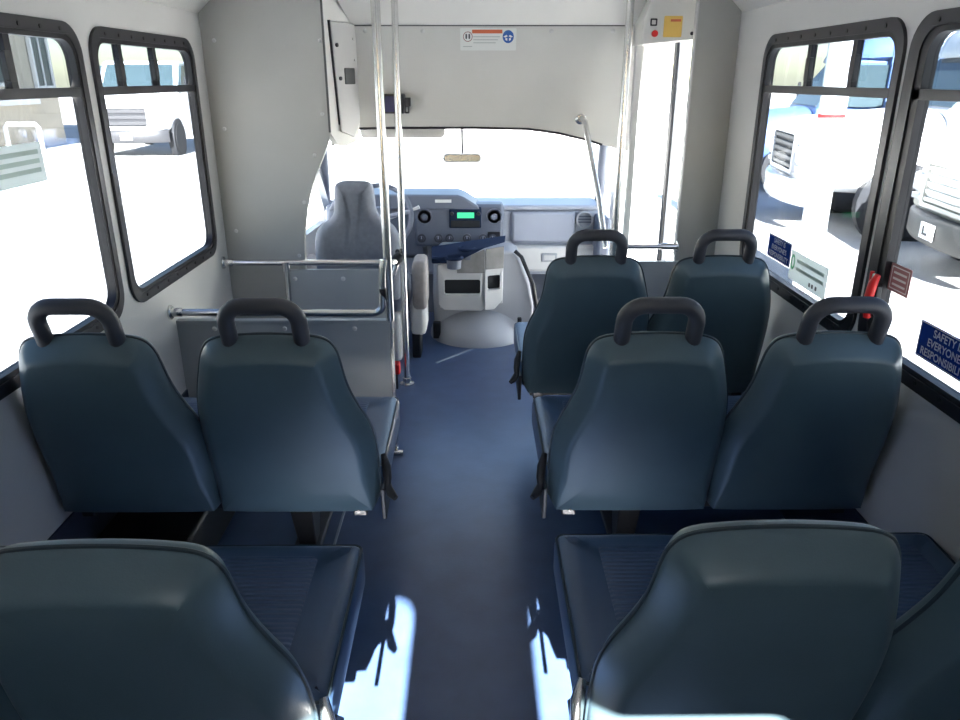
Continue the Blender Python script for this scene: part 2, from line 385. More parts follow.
# door operator housing over the entrance --------------------------------
op = empty('door_operator_cover', (.86, 3.6, 1.64))
tag(op, 'pale grey angular cover box above the entry door with a yellow sticker', 'cover box')
cv = MB().plate([(-.118, 0), (.112, .020), (.112, .34), (-.05, .34), (-.118, .10)], [], lambda u, v, w: (u, w, v), -.04, .16).build('cover', M['header'], op, bevel=.006)
MB().plate(rrect(-.028, .052, .03, .115, .004, 2), [], lambda u, v, w: (u, w, v), -.043, -.040).build('yellow_sticker', M['yellow'], op)
MB().plate(rrect(-.088, -.058, .075, .105, .004, 2), [(rrect(-.082, -.064, .081, .099, .002, 2))], lambda u, v, w: (u, w, v), -.043, -.040).build('square_mark', M['clamp'], op)
MB().disc((-.066, -.040, .044), (0, -1, 0), .014, .012, 16).build('red_button', M['red'], op, bevel=.002)
MB().box(.0, .045, -.0445, -.043, .092, .102).build('sticker_print', M['orange'], op)
MB().disc((.098, -.04, .045), (0, -1, 0), .008, .004, 10).build('screw_cap', M['clamp'], op)

# ------------------------------------------------------------------ seats
BW = .222   # half width of one seat
aisle_side = [(.205,.0), (.225,.012), (.228,.10), (.228,.20), (.224,.265), (.211,.315), (.192,.362), (.176,.41), (.167,.455), (.162,.51), (.156,.55), (.136,.580), (.08,.590), (0,.594)]
far_side = [(-.08,.590), (-.142,.580), (-.170,.545), (-.190,.48), (-.207,.42), (-.219,.36), (-.226,.28), (-.228,.20), (-.228,.10), (-.225,.012), (-.205,.0)]
outline = [(u*1.05 if u > 0 else u, v) for u, v in chaikin(aisle_side+far_side, 2)]
LEAN = math.radians(16.8)
def lean(cx, x, s, w, y0=.0, z0=.325):   # s along the lean, w thickness direction (+ forward)
    return (cx+x, y0-s*math.sin(LEAN)+w*math.cos(LEAN), z0+s*math.cos(LEAN)+w*math.sin(LEAN))
def bar_layers(n=6):
    L = [(0, .048), (.0015, .041), (.005, .035), (.011, .029), (.024, .0185), (.038, .009), (.050, .003), (.058, .0005), (.066, 0)]
    for k in range(1, 5):
        a = PI/2*k/4; L.append((.066+.030*math.sin(a), .032*(1-math.cos(a))))
    return L
def seat_back(cx, root, a=1, handle=True):
    o = pillow(outline, bar_layers(), lambda u, v, w: lean(cx, a*u, v, w), (0, .27), lambda u, v: .35+.65*min(1, max(0, v/.14))).build('backrest', M['vinyl'], root, smooth=60)
    MB().tube([lean(cx, a*u, v, .066) for u, v in inset(outline, -.001)], .0036, 6, cyclic=True).build('piping', M['piping'], o)
    if handle:
        pts = [(-.088, -.03), (-.088, .028)]
        for k in range(7):
            a = PI-PI/2*k/6; pts.append((-.040+.048*math.cos(a), .050+.048*math.sin(a)))
        pts += [(-x, s) for x, s in reversed(pts)]
        MB().tube([lean(cx, x, .584+s, .055) for x, s in pts], .0205, 16).build('grab_handle', M['rubber'], o, smooth=60)
    return o
def cushion(cx, root, a=1):
    L = [(.0, .03), (.004, .012), (.014, .002), (.03, 0), (.095, 0), (.108, .006), (.117, .016), (.121, .032), (.1225, .05)]
    ext = .024 if cx*a > 0 else 0.
    lp = rrect(cx-.2245-(ext if a < 0 else 0), cx+.2245+(ext if a > 0 else 0), .085, .565, .025, 4)
    o = pillow(lp, L, lambda u, v, w: (u, v, .328+w+.012*(v-.085)/.48)).build('cushion', M['cushvinyl'], root, smooth=60)
    MB().tube([(u, v, .328+.109+.012*(v-.085)/.48) for u, v in inset(lp, .005)], .0035, 6, cyclic=True).build('piping', M['piping'], o)
    ip = rrect(cx-.150, cx+.150, .11, .50, .015, 4)
    pillow(ip, [(.0, .0), (.004, .0), (.007, .006)], lambda u, v, w: (u, v, .4475+w+.012*(v-.085)/.48)).build('cushion_insert', M['insert'], o)
    return o
def make_seat(a):                     # a: +1 aisle to the right
    root = empty('double_passenger_seat')
    for cx in (-.226, .226): seat_back(cx, root, a); cushion(cx, root, a)
    f = MB()
    for y in (.12, .50): f.box(-.43, .43, y-.02, y+.02, .285, .33)
    for x in (-.40, .40): f.box(x-.02, x+.02, .05, .56, .29, .325)
    f.build('seat_frame', M['darksteel'], root, bevel=.004)
    lg = MB().hexa([(a*.17-.030, .30, .02), (a*.17+.030, .30, .02), (a*.17+.030, .36, .02), (a*.17-.030, .36, .02)], [(a*.17-.040, .22, .29), (a*.17+.040, .22, .29), (a*.17+.040, .42, .29), (a*.17-.040, .42, .29)])
    lg.box(a*.17-.045, a*.17+.045, .10, .55, 0, .022)
    lg = lg.build('leg', M['darksteel'], root, bevel=.004)
    for y, z in ((.312, .10), (.296, .15), (.281, .20)): MB().disc((a*.17, y-.012, z), (0, -1, -.25), .008, .006, 10).build('bolt', M['steel'], lg)
    # recliner bracket and belt end on the aisle side
    xa = a*.478
    MB().hexa([(xa-.006, .0, .31), (xa+.006, .0, .31), (xa+.006, .16, .33), (xa-.006, .16, .33)], [(xa-.006, -.02, .42), (xa+.006, -.02, .42), (xa+.006, .10, .40), (xa-.006, .10, .40)]).build('side_bracket', M['black'], root, bevel=.003)
    MB().tube([(xa, .04, .50), (xa+a*.010, .015, .475), (xa+a*.014, .0, .445), (xa+a*.012, -.01, .415)], .010, 10, radii=[.008, .013, .012, .009]).build('belt_webbing', M['black'], root)
    MB().tube([(xa+a*.012, -.006, .425), (xa+a*.024, -.016, .405), (xa+a*.038, -.03, .398)], .011, 10, radii=[.011, .013, .008]).build('belt_lever', M['black'], root)
    MB().disc((a*.405, -.003, .340), (0, -1, 0), .006, .006, 10).build('bolt', M['clamp'], root)
    return root
sl = make_seat(1); sl.location = (-.738, 1.85, 0)
sr = make_seat(-1); sr.location = (.677, 1.85, 0)
G = 'blue vinyl double passenger seats'
tag(sl, 'double blue seat with two grab handles, behind the low grey panel', 'seat', G)
tag(sr, 'double blue seat with two grab handles, beside the red latch', 'seat', G)
s3 = copy_tree(sr); s3.location = (.655, 2.70, 0)
tag(s3, 'frontmost double blue vinyl seat with two grab handles, just behind the entry door', 'seat', G)
skip = ('grab_handle',)
s4 = copy_tree(sl, skip=skip); s4.location = (-.740, .96, 0)
tag(s4, 'double blue vinyl seat without grab handles, nearest on the driver side', 'seat', G)
s5 = copy_tree(sr, skip=skip); s5.location = (.668, 1.0, 0)
tag(s5, 'double blue seat without grab handles, nearest on the entry door side', 'seat', G)

for sx_ in (s4, s5):
    for ch in sx_.children:
        if ch.name.startswith('belt_webbing'):
            ch.data = ch.data.copy(); ch.data.materials[0] = M['steel']; ch['label'] = 'silver ribbed belt sleeve'
# ------------------------------------------------------------------ panels, rails and stanchions
mp = empty('modesty_panel', (-.76, 2.855, 0))
tag(mp, 'low grey partition panel in front of the driver-side double seat', 'partition panel')
MB().box(-.43, .425, -.012, .012, .03, .59).build('panel', M['panel'], mp, bevel=.002)
MB().box(.420, .433, -.018, .018, .0, .595).build('edge_trim', M['steel'], mp, bevel=.003)
MB().box(-.43, .425, -.016, .016, .582, .598).build('top_trim', M['panel'], mp, bevel=.003)
MB().tube([(.40, -.03, .012), (.455, -.03, .012)], .012, 10).build('foot', M['steel'], mp)
for x in (-.28, .0, .28): MB().lathe([(.0, -.017), (.007, -.016), (.010, -.012)], (x, 0, .562), (0, 1, 0), 14).build('screw_cap', M['cablite'], mp)

def flange(c, axis, r, parent, h=.010):
    MB().lathe([(r*2.0, 0), (r*2.0, h*.6), (r*1.7, h), (r*1.25, h), (r*1.25, h*4.5), (r*1.0, h*5)], c, axis, 20).build('flange', M['steel'], parent)
r1 = empty('lower_grab_rail', (XL, 2.80, .645)); tag(r1, 'horizontal steel grab rail from the left wall to the pole, above the low panel', 'grab rail')
pts = [(0, 0, 0), (.79, .02, -.012)]
for k in range(1, 7):
    a = PI/2*k/6; pts.append((.79+.04*math.sin(a), .02, -.012+.04*(1-math.cos(a))))
pts += [(.832, .022, .14), (.838, .03, .20)]
MB().tube(pts, .0145, 14).build('tube', M['steel'], r1)
flange((0, 0, 0), (1, 0, 0), .0145, r1)
st1 = empty('stanchion_pole', (-.337, 2.845, .595)); tag(st1, 'steel pole from the low panel corner to the ceiling, nearest the left seats', 'pole', 'vertical steel poles')
MB().tube([(0, 0, .0), (-.003, 0, 1.385)], .0165, 16).build('tube', M['steel'], st1)
MB().lathe([(.034, 1.378), (.034, 1.37), (.022, 1.362)], (0, 0, 0), (0, 0, 1), 20).build('flange', M['steel'], st1)
MB().tube([(-.02, -.02, .09), (-.02, -.03, .14)], .014, 12).build('tube_clip', M['black'], st1)
st2 = empty('stanchion_pole', (-.354, 3.62, 0)); tag(st2, 'steel pole standing on the floor beside the driver seat', 'pole', 'vertical steel poles')
MB().tube([(0, 0, 0), (.006, 0, 1.85)], .0155, 16).build('tube', M['steel'], st2)
MB().lathe([(.038, 0), (.038, .006), (.022, .010), (.022, .035), (.016, .038)], (0, 0, 0), (0, 0, 1), 20).build('flange', M['steel'], st2)
st3 = empty('stanchion_pole', (.655, 3.45, 0)); tag(st3, 'steel pole by the entry door in front of the frontmost seat', 'pole', 'vertical steel poles')
MB().tube([(0, 0, 0), (.004, 0, 1.96)], .0165, 16).build('tube', M['steel'], st3)
MB().lathe([(.038, 0), (.038, .006), (.022, .010), (.022, .035), (.016, .038)], (0, 0, 0), (0, 0, 1), 20).build('flange', M['steel'], st3)
# rail and panel behind the driver
dp = empty('driver_partition', (-.65, 3.50, 0)); tag(dp, 'low grey screwed panel right behind the driver seat', 'partition panel')
MB().box(-.255, .245, -.01, .01, .02, .645).build('panel', M['panel'], dp, bevel=.003)
for x in (-.21, .02): MB().lathe([(.0, -.015), (.007, -.014), (.011, -.010)], (x, 0, .60), (0, 1, 0), 14).build('screw_cap', M['cablite'], dp)
MB().box(.238, .250, -.014, .014, .0, .645).build('edge_trim', M['steel'], dp, bevel=.002)
r2 = empty('upper_grab_rail', (XL, 3.47, .685)); tag(r2, 'horizontal steel grab rail behind the driver seat, topmost of the two left rails', 'grab rail')
MB().tube([(0, 0, 0), (.80, .04, -.012), (.82, .10, -.012)], .0145, 14).build('tube', M['steel'], r2)
flange((0, 0, 0), (1, 0, 0), .0145, r2)
MB().tube([(.295, .01, -.01), (.295, .01, -.30)], .0125, 12).build('post', M['steel'], r2)
MB().tube([(.295, .01, 0), (.295, .01, -.045)], .019, 12).build('tee_fitting', M['steel'], r2)
ck = empty('pole_clamp', (-.375, 3.56, .68)); tag(ck, 'black and chrome clamp joining the upper rail to the floor pole', 'clamp')
MB().lathe([(.0, -.03), (.022, -.028), (.027, 0), (.022, .028), (0, .03)], (0, 0, 0), (.6, .3, .6), 16).build('clamp_body', M['black'], ck)
MB().tube([(.0, .0, -.02), (-.02, -.01, -.075), (-.03, -.01, -.09)], .012, 10).build('clamp_lever', M['steel'], ck)
MB().tube([(.0, .03, .03), (.018, .08, .02)], .012, 10).build('clamp_arm', M['black'], ck)
rb = empty('red_latch', (-.40, 3.56, 0)); tag(rb, 'small red plastic block at the floor beside the driver partition', 'latch')
MB().box(-.01, .005, -.01, .008, .0, .09).build('bracket', M['darksteel'], rb)
MB().box(-.028, .02, -.03, .02, .085, .145).build('block', M['red'], rb, bevel=.008)
# right side panel, rail and slanted assist rail
ep = empty('entry_partition', (.96, 3.42, 0)); tag(ep, 'low grey panel between the frontmost right seat and the entry door', 'partition panel')
MB().box(-.29, .17, -.01, .012, .02, .70).build('panel', M['panel'], ep, bevel=.003)
r3 = empty('entry_grab_rail', (.657, 3.44, .765)); tag(r3, 'short horizontal steel rail across the lower entry doorway', 'grab rail')
MB().tube([(0.012, 0, 0), (.29, 0, 0)], .0125, 14).build('tube', M['steel'], r3)
MB().lathe([(.017, 0), (.017, .05)], (.22, 0, 0), (1, 0, 0), 16).build('coupling', M['steel'], r3)
flange((.293, 0, 0), (-1, 0, 0), .0125, r3, .006)
MB().lathe([(.021, -.02), (.021, .02)], (0.0, 0.01, 0), (0, 0, 1), 16).build('tee_fitting', M['steel'], r3)
r4 = empty('slanted_assist_rail', (.525, 3.82, 1.32)); tag(r4, 'slanted steel assist rail running down from the header beside the windscreen', 'grab rail')
MB().tube([(0, .02, 0), (0, -.03, .0), (.012, -.05, -.015), (.075, -.20, -.36), (.105, -.29, -.58)], .0135, 14).build('tube', M['steel'], r4)
MB().lathe([(.032, .025), (.032, .015), (.02, .008), (.018, -.02)], (0, .0, 0), (0, 1, 0), 18).build('flange', M['steel'], r4)

# floor trims
structure(MB().box(-.487, -.479, YB, 2.82, .0, .006).build('trim_7', M['strip']))
structure(MB().hexa([(-.22, 3.93, 0), (-.21, 3.92, 0), (.30, 4.50, 0), (.29, 4.51, 0)], [(-.22, 3.93, .004), (-.21, 3.92, .004), (.30, 4.50, .004), (.29, 4.51, .004)]).build('trim_8', M['strip']))
hb = empty('floor_heater', (-1.04, 2.16, 0)); tag(hb, 'low black heater box on the floor under the left window seat', 'heater')
MB().box(-.14, .16, -.26, .30, .0, .17).build('housing', M['black'], hb, bevel=.012)
for k in range(5): MB().box(-.10, .12, -.268, -.258, .03+k*.025, .042+k*.025).build('vent_slat', M['darksteel'], hb)

# ------------------------------------------------------------------ cab furniture
ds = empty('driver_seat', (-.605, 3.88, 0)); tag(ds, 'grey cloth high-back driver seat with a built-in headrest', 'seat')
half = [(.17, .38), (.215, .40), (.222, .52), (.222, .66), (.215, .74), (.19, .79), (.135, .825), (.105, .86), (.100, .92), (.098, .985), (.08, 1.018), (0, 1.022)]
ol = chaikin(half+[(-x, z) for x, z in reversed(half[:-1])], 2)
pillow(ol, [(-.065, .06), (-.062, .035), (-.045, .012), (-.02, 0), (.03, 0), (.055, .012), (.065, .04)], lambda u, v, w: (u, w-(v-.4)*.12, v)).build('backrest', M['drvseat'], ds, smooth=70)
pillow(rrect(-.23, .23, .02, .50, .06), [(0, .03), (.012, .008), (.03, 0), (.10, 0), (.125, .012), (.135, .04)], lambda u, v, w: (u, v, .30+w)).build('cushion', M['drvseat'], ds, smooth=70)
MB().box(-.20, .20, .05, .46, .0, .30).build('pedestal', M['cablite'], ds, bevel=.03)
pillow(rrect(.245, .335, .10, .34, .03), [(0, .03), (.01, .008), (.03, 0), (.17, 0), (.20, .006), (.215, .03)], lambda u, v, w: (u, v, .14+w)).build('side_shield', M['cablite'], ds, smooth=70)
MB().box(.25, .30, .12, .30, 0, .15).build('seat_track', M['black'], ds, bevel=.01)
for sx in (-1, 1):
    pillow([(p[0], p[1]) for p in rrect(.10, .37, .36, .66, .055)] if False else rrect(.05, .30, .30, .575, .05), [(-.04, .03), (-.034, .01), (-.02, 0), (.02, 0), (.034, .01), (.04, .03)], lambda u, v, w, sx=sx: (sx*.305+w, u, v)).build('armrest', M['armcloth'], ds, smooth=70)

sw = empty('steering_wheel', (-.565, 4.42, .735)); tag(sw, 'dark steering wheel partly hidden behind the driver seat', 'steering wheel')
sw.rotation_euler = (math.radians(-28), 0, 0)
MB().tube([(.195*math.cos(2*PI*k/40), 0, .195*math.sin(2*PI*k/40)) for k in range(40)], .015, 10, cyclic=True).build('rim', M['dash'], sw)
for a in (10, 170, 270):
    a = math.radians(a); MB().tube([(.05*math.cos(a), .02, .05*math.sin(a)), (.19*math.cos(a), 0, .19*math.sin(a))], .014, 8).build('spoke', M['dashlite'], sw)
MB().lathe([(0, -.02), (.05, -.015), (.07, .01), (.06, .03)], (0, 0, 0), (0, 1, 0), 24).build('hub', M['dash'], sw)
MB().tube([(0, .03, 0), (0, .26, .0)], .035, 12).build('column', M['dash'], sw)
MB().tube([(.06, .09, .02), (.16, .09, .06), (.235, .07, .085)], .008, 8, radii=[.007, .007, .012]).build('shift_lever', M['cablite'], sw)

db = empty('dashboard', (-.06, 4.70, .5)); tag(db, 'grey dashboard below the windscreen with radio, knobs and glove box', 'dashboard')
DX = lambda x: x+.06
def dbox(name, x0, x1, y0, y1, z0, z1, m, parent=db, bevel=.008):
    return MB().box(DX(x0), DX(x1), y0-4.70, y1-4.70, z0-.5, z1-.5).build(name, m, parent, bevel=bevel)
dbox('dash_body', -.95, .80, 4.74, 5.06, .30, .735, M['dashlite'], bevel=.03)
dbox('dash_top', -.93, .80, 4.72, 5.06, .725, .755, M['dashlite'], bevel=.012)
dbox('dash_left', -.93, -.30, 4.70, 4.95, .42, .765, M['dash'], bevel=.03)
# instrument hood
MB().loft([[(DX(x), y-4.70, z-.5) for x, z in ((-.90,.74), (-.86,.815), (-.78,.835), (-.10,.83), (-.06,.815), (.02,.765), (.04,.74))] for y in (4.64, 4.95)]).build('instrument_hood', M['dash'], db, bevel=.012)
cs = dbox('centre_stack', -.375, .185, 4.66, 4.80, .505, .77, M['dash'], bevel=.02)
rd = dbox('radio', -.155, .045, 4.648, 4.70, .625, .755, M['gloss'], bevel=.006)
dbox('display', -.105, .0, 4.644, 4.65, .688, .722, M['led'], parent=rd, bevel=0)
dbox('cassette_slot', -.145, .035, 4.643, 4.65, .632, .672, M['dark'], parent=rd, bevel=.002)
for x in (-.138, .028):
    MB().lathe([(.012, 0), (.011, -.014), (.0, -.015)], (DX(x), 4.648-4.70, .715-.5), (0, 1, 0), 14).build('radio_knob', M['clamp'], rd)
for x in (-.31, .125):      # round/square vents of the stack
    v = MB().lathe([(.05, .0), (.05, -.012), (.042, -.012), (.040, .004)], (DX(x), 4.66-4.70, .695-.5), (0, 1, 0), 24).build('air_vent', M['dash'], db)
    MB().lathe([(.022, .0), (.020, -.018), (0, -.019)], (DX(x), 4.66-4.70, .695-.5), (0, 1, 0), 16).build('vent_core', M['dash'], v)
for x in (-.33, -.225, -.155, -.045, .055, .115):
    k = MB().lathe([(.028, 0), (.027, -.008), (.018, -.012), (.016, -.028), (0, -.029)], (DX(x), 4.66-4.70, .56-.5), (0, 1, 0), 18).build('control_knob', M['knob'], db)
    MB().box(DX(x)-.003, DX(x)+.003, 4.63-4.70, 4.634-4.70, .56-.5, .577-.5).build('knob_mark', M['dashlite'], k)
dbox('switch_panel', .085, .165, 4.652, 4.67, .53, .60, M['clamp'], bevel=.004)
dbox('glove_pad', .235, .645, 4.715, 4.76, .515, .715, M['dashlite'], bevel=.02)
dbox('lower_glove_panel', .20, .79, 4.69, 4.78, .335, .50, M['cablite'], bevel=.015)
gl = dbox('glove_latch', .43, .53, 4.683, 4.70, .40, .455, M['cabplastic'], bevel=.006)
dbox('latch_recess', .445, .515, 4.680, 4.69, .412, .443, M['cablite'], parent=gl, bevel=.003)
v = MB().lathe([(.055, .02), (.055, -.012), (.046, -.014), (.042, .01)], (DX(.70), 4.715-4.70, .665-.5), (0, 1, 0), 26).build('air_vent', M['cabplastic'], db)
for k in range(3): MB().box(DX(.66), DX(.74), 4.715-4.70, 4.722-4.70, .645+.018*k-.5, .652+.018*k-.5).build('vent_vane', M['dash'], v)
dbox('side_wall', .76, .84, 4.55, 5.05, .05, .70, M['dash'], bevel=.02)
dbox('dash_mark', -.24, -.14, 4.632, 4.642, .785, .803, M['white'], bevel=.0)  # small plain white strip on the front of the instrument hood

# engine cover with console
ec = empty('engine_cover', (.035, 4.36, 0)); tag(ec, 'bulky pale grey engine cover with pockets and cup holders below the dashboard', 'engine cover')
def sect(y, hw, z0, z1, r, xc=0.):
    return [(xc+x, y, z) for x, z in rrect(-hw, hw, z0, z1, min(r, hw*.9, (z1-z0)*.45), 6)]
MB().lathe([(.30*math.sin(a), .20*math.cos(a)) for a in [PI/2*k/10 for k in range(11)]]+[(.30, -.0), (0, 0)], (-.01, .10, 0), (0, 0, 1), 40).build('base_bulge', M['cabplastic'], ec, smooth=70)
MB().loft([[(x, y, z) for x, y, z in ((-.275, yo, 0), (.31, yo, 0), (.325, yo, .20), (.30, yo+.02, .34), (.232, yo+.03, .51), (.19, yo+.03, .54), (-.24, yo+.03, .54), (-.275, yo+.02, .50), (-.285, yo, .3))] for yo in (-.02, .0, .27)]).build('cover', M['cabplastic'], ec, bevel=.03, seg=3, smooth=60)
MB().tube([(.205, -.005, .545), (.245, -.012, .51), (.315, -.03, .35), (.342, -.05, .20), (.338, -.05, .03)], .012, 8).build('edge_seal', M['black'], ec)
MB().box(-.285, -.24, -.075, -.03, .02, .12).build('clip', M['black'], ec, bevel=.005)
MB().box(.225, .25, -.085, -.05, .07, .15).build('clip', M['black'], ec, bevel=.005)
CO = (-.075, -.14, .22)     # console fixed to the front of the cover
CF = lambda u, v, w: (u, w-(.0 if v > .08 else (.08-v)*-.5), v)
MB().plate([(-.17, .03), (-.14, -.01), (.08, -.02), (.10, .0), (.10, .34), (-.17, .27)], [rrect(-.135, .075, .095, .185, .012, 4)], CF, 0, .05).box(-.165, .095, .05, .14, .0, .27).build('left_bin', M['cablite'], ec, bevel=.004, loc=CO)
MB().box(-.14, .08, .03, .05, .09, .19).build('pocket', M['dark'], ec, loc=CO)
RFk = lambda u, v, w: (u, w+(u-.10)*.35, v)
MB().plate([(.10, .0), (.16, .0), (.205, .05), (.213, .35), (.10, .345)], [rrect(.118, .190, .12, .205, .01, 4)], RFk, 0.0, .05).box(.10, .21, .07, .14, .02, .34).build('right_bin', M['cablite'], ec, bevel=.004, loc=CO)
MB().plate(rrect(.112, .196, .115, .21, .01, 3), [], RFk, .03, .045).build('pocket', M['dark'], ec, loc=CO)
MB().plate([(-.06, .225), (.10, .225), (.10, .365), (-.06, .30)], [], lambda u, v, w: (u, w, v), -.006, .0).build('trim_plate', M['trim'], ec, bevel=.002, loc=CO)
MB().plate([(.105, .245), (.212, .245), (.212, .375), (.105, .365)], [], RFk, -.006, .0).build('trim_plate', M['trim'], ec, bevel=.002, loc=CO)
MB().hexa([(-.205, -.03, .315), (-.08, -.05, .29), (.10, -.02, .375), (.215, .02, .40)], [(-.21, .12, .355), (-.06, .12, .36), (.10, .12, .40), (.225, .12, .42)]).build('tray', M['gloss'], ec, bevel=.006, loc=CO)
MB().box(-.205, -.05, -.028, .10, .285, .325).build('tray_side', M['gloss'], ec, bevel=.01, loc=CO)
for x, y in ((-.075, -.045), (.0, .03)):
    h = MB().tube([(x+.045*math.cos(2*PI*k/24), y+.045*math.sin(2*PI*k/24), .325+(y+.045)*.5) for k in range(24)], .010, 8, cyclic=True).build('cup_ring', M['gloss'], ec, loc=CO)
    MB().lathe([(.040, -.05), (.043, .0), (.03, .0)], (x, y, .315+(y+.045)*.5), (0, 0, 1), 20).build('cup_well', M['dash'], h)

mr = empty('rear_view_mirror', (-.07, 4.55, 1.06)); tag(mr, 'oval rear view mirror hanging in front of the windscreen', 'mirror')
pillow(rrect(-.115, .115, -.026, .026, .024), [(-.012, .008), (-.006, 0), (.006, 0), (.02, .01)], lambda u, v, w: (u, w, v)).build('mirror_shell', M['cabplastic'], mr, smooth=70)
MB().plate(rrect(-.106, .106, -.019, .019, .018), [], lambda u, v, w: (u, w, v), -.0135, -.012).build('mirror_glass', M['steel'], mr)
MB().tube([(0, .01, .0), (0, .05, .05), (0, .04, .16)], .007, 8).build('stem', M['black'], mr)
vs = empty('sun_visor', (-.38, 4.28, 1.305)); tag(vs, 'pale padded sun visor folded at the top of the windscreen', 'sun visor')
pillow(rrect(-.235, .225, -.105, .02, .03), [(-.012, .01), (-.006, 0), (.006, 0), (.012, .01)], lambda u, v, w: (u, w+v*.9, v)).build('visor_board', M['cablite'], vs, smooth=70)
MB().tube([(-.235, .02, .02), (.235, .02, .02)], .006, 8).build('visor_rod', M['clamp'], vs)

dv = empty('camera_monitor', (-.375, 3.80, 1.385)); tag(dv, 'small black box with a dark blue screen on the header', 'monitor')
MB().box(-.075, .045, -.055, .02, -.042, .046).build('case', M['black'], dv, bevel=.006)
MB().box(-.066, .028, -.058, -.054, -.034, .036).build('screen', M['screen'], dv)
MB().plate(rrect(.045, .066, -.042, .030, .004, 2), [rrect(.050, .060, -.034, -.012, .002, 2)], lambda u, v, w: (u, w, v), -.045, -.02).build('bracket', M['clamp'], dv)
MB().box(.058, .074, -.05, -.03, -.01, .03).build('plug', M['black'], dv, bevel=.003)

# ------------------------------------------------------------------ signs and stickers
wl = empty('warning_label', (.068, 3.7595, 1.672)); tag(wl, 'white warning sticker with an orange bar and a blue round symbol on the header', 'sticker')
wl.rotation_euler = (math.radians(-11.3) * -1 * -1, 0, 0)
wl.rotation_euler = (math.atan(.20), 0, 0)
S = lambda u, v, w: (u, w, v)
MB().plate(rrect(-.130, .130, -.050, .046, .003, 2), [], S, -.003, 0).build('backing', M['sticker'], wl)
MB().plate(rrect(-.075, .065, .024, .040, .002, 2), [], S, -.004, -.003).build('orange_bar', M['orange'], wl)
MB().plate([(-.095+.022*math.cos(2*PI*k/24), .010+.022*math.sin(2*PI*k/24)) for k in range(24)], [[(-.095+.019*math.cos(2*PI*k/24), .010+.019*math.sin(2*PI*k/24)) for k in range(24)]], S, -.004, -.003).build('symbol_ring', M['maroon'], wl)
for x in (-.102, -.088): MB().plate(rrect(x-.004, x+.004, .0, .022, .003, 3), [], S, -.004, -.003).build('symbol_figure', M['seam'], wl)
dd = MB().plate([(.092+.026*math.cos(2*PI*k/28), .010+.028*math.sin(2*PI*k/28)) for k in range(28)], [], S, -.004, -.003).build('blue_disc', M['bluedisc'], wl)
for sx in (-1, 1):
    MB().plate([(.092+sx*.004, -.008), (.092+sx*.013, -.004), (.092+sx*.013, .004), (.092+sx*.004, .004)], [], S, -.005, -.004).build('disc_mark', M['white'], dd)
    MB().plate([(.092+sx*.0225, .010), (.092+sx*.008, .018), (.092+sx*.002, .012), (.092+sx*.012, .006)], [], S, -.005, -.004).build('disc_mark', M['white'], dd)
for k in range(3):
    MB().plate(rrect(-.07, .055-.01*k, .008-k*.013, .011-k*.013, .001, 1), [], S, -.004, -.003).build('text_line', M['greytext'], wl)
MB().plate(rrect(-.118, -.075, -.034, -.031, .001, 1), [], S, -.004, -.003).build('text_line', M['greytext'], wl)

def glass_sticker(loc, w, h, backing, rz_left=False):
    e = empty('window_sticker', loc)
    # local x runs along the text, z up; the sticker faces into the bus
    e.rotation_euler = (0, 0, PI/2 if rz_left else -PI/2)
    MB().plate(rrect(-w/2, w/2, -h/2, h/2, .003, 2), [], lambda u, v, q: (u, q, v), -.0012, .0006).build('backing', backing, e)
    return e
def lettering(e, body, size, m, dz=0., dx=0., spacing=1., bold=.0):
    me = text_mesh(body, size, spacing, bold); me.materials.clear(); me.materials.append(m)
    o = bpy.data.objects.new('lettering', me); COL.objects.link(o); o.parent = e
    o.rotation_euler = (PI/2, 0, 0); o.location = (dx, -.0016, dz)
    return o
GX = XR+.0115
for (y, z, w, lab) in ((2.757, .898, .215, 'blue safety sticker with white capital lettering on the front right window'),
                       (1.692, .877, .235, 'blue safety sticker with white capital lettering on the right window, behind the red latch')):
    e = glass_sticker((GX, y, z), w, w*.40, M['film_blue']); tag(e, lab, 'sticker', 'safety stickers')
    MB().plate(rrect(-w/2+.002, w/2-.002, -w*.2+.002, w*.2-.002, .003, 2), [rrect(-w/2+.004, w/2-.004, -w*.2+.004, w*.2-.004, .003, 2)], lambda u, v, q: (u, q, v), -.0016, -.001).build('border', M['sticker'], e)
    lettering(e, "SAFETY IS\nEVERYONE'S\nRESPONSIBILITY", w*.118, M['film_white'], spacing=1.0, bold=w*.0025)
e = glass_sticker((GX, 2.495, .872), .295, .105, M['film_white']); tag(e, 'white sticker with green mark and grey lines on the front right window', 'sticker')
MB().plate([(-.125+.017*math.cos(2*PI*k/20), .012+.028*math.sin(2*PI*k/20)) for k in range(20)], [[(-.125+.009*math.cos(2*PI*k/20), .012+.018*math.sin(2*PI*k/20)) for k in range(20)]], lambda u, v, q: (u, q, v), -.0016, -.001).build('green_mark', M['greenmark'], e)
for k in range(2): MB().plate(rrect(-.09, .125, .018-k*.028, .030-k*.028, .001, 1), [], lambda u, v, q: (u, q, v), -.0016, -.001).build('text_line', M['palegreen'], e)
for x in (.03, .052, .08): MB().plate(rrect(x-.007, x+.007, -.040, -.026, .003, 2), [], lambda u, v, q: (u, q, v), -.0016, -.001).build('small_mark', M['seam'], e)
e = glass_sticker((GX, 1.945, .992), .10, .075, M['film_maroon']); tag(e, 'small dull red and white sticker beside the red latch on the right window', 'sticker')
MB().plate(rrect(-.043, .043, -.031, .031, .002, 2), [rrect(-.040, .040, -.028, .028, .002, 2)], lambda u, v, q: (u, q, v), -.0016, -.001).build('border', M['sticker'], e)
for k in range(3): MB().plate(rrect(-.032, .032, .012-k*.016, .018-k*.016, .001, 1), [], lambda u, v, q: (u, q, v), -.0016, -.001).build('text_line', M['sticker'], e)
e = glass_sticker((XL-.0115, 2.03, 1.285), .24, .105, M['film_white'], True); tag(e, 'pale green and white sticker on the left window', 'sticker')
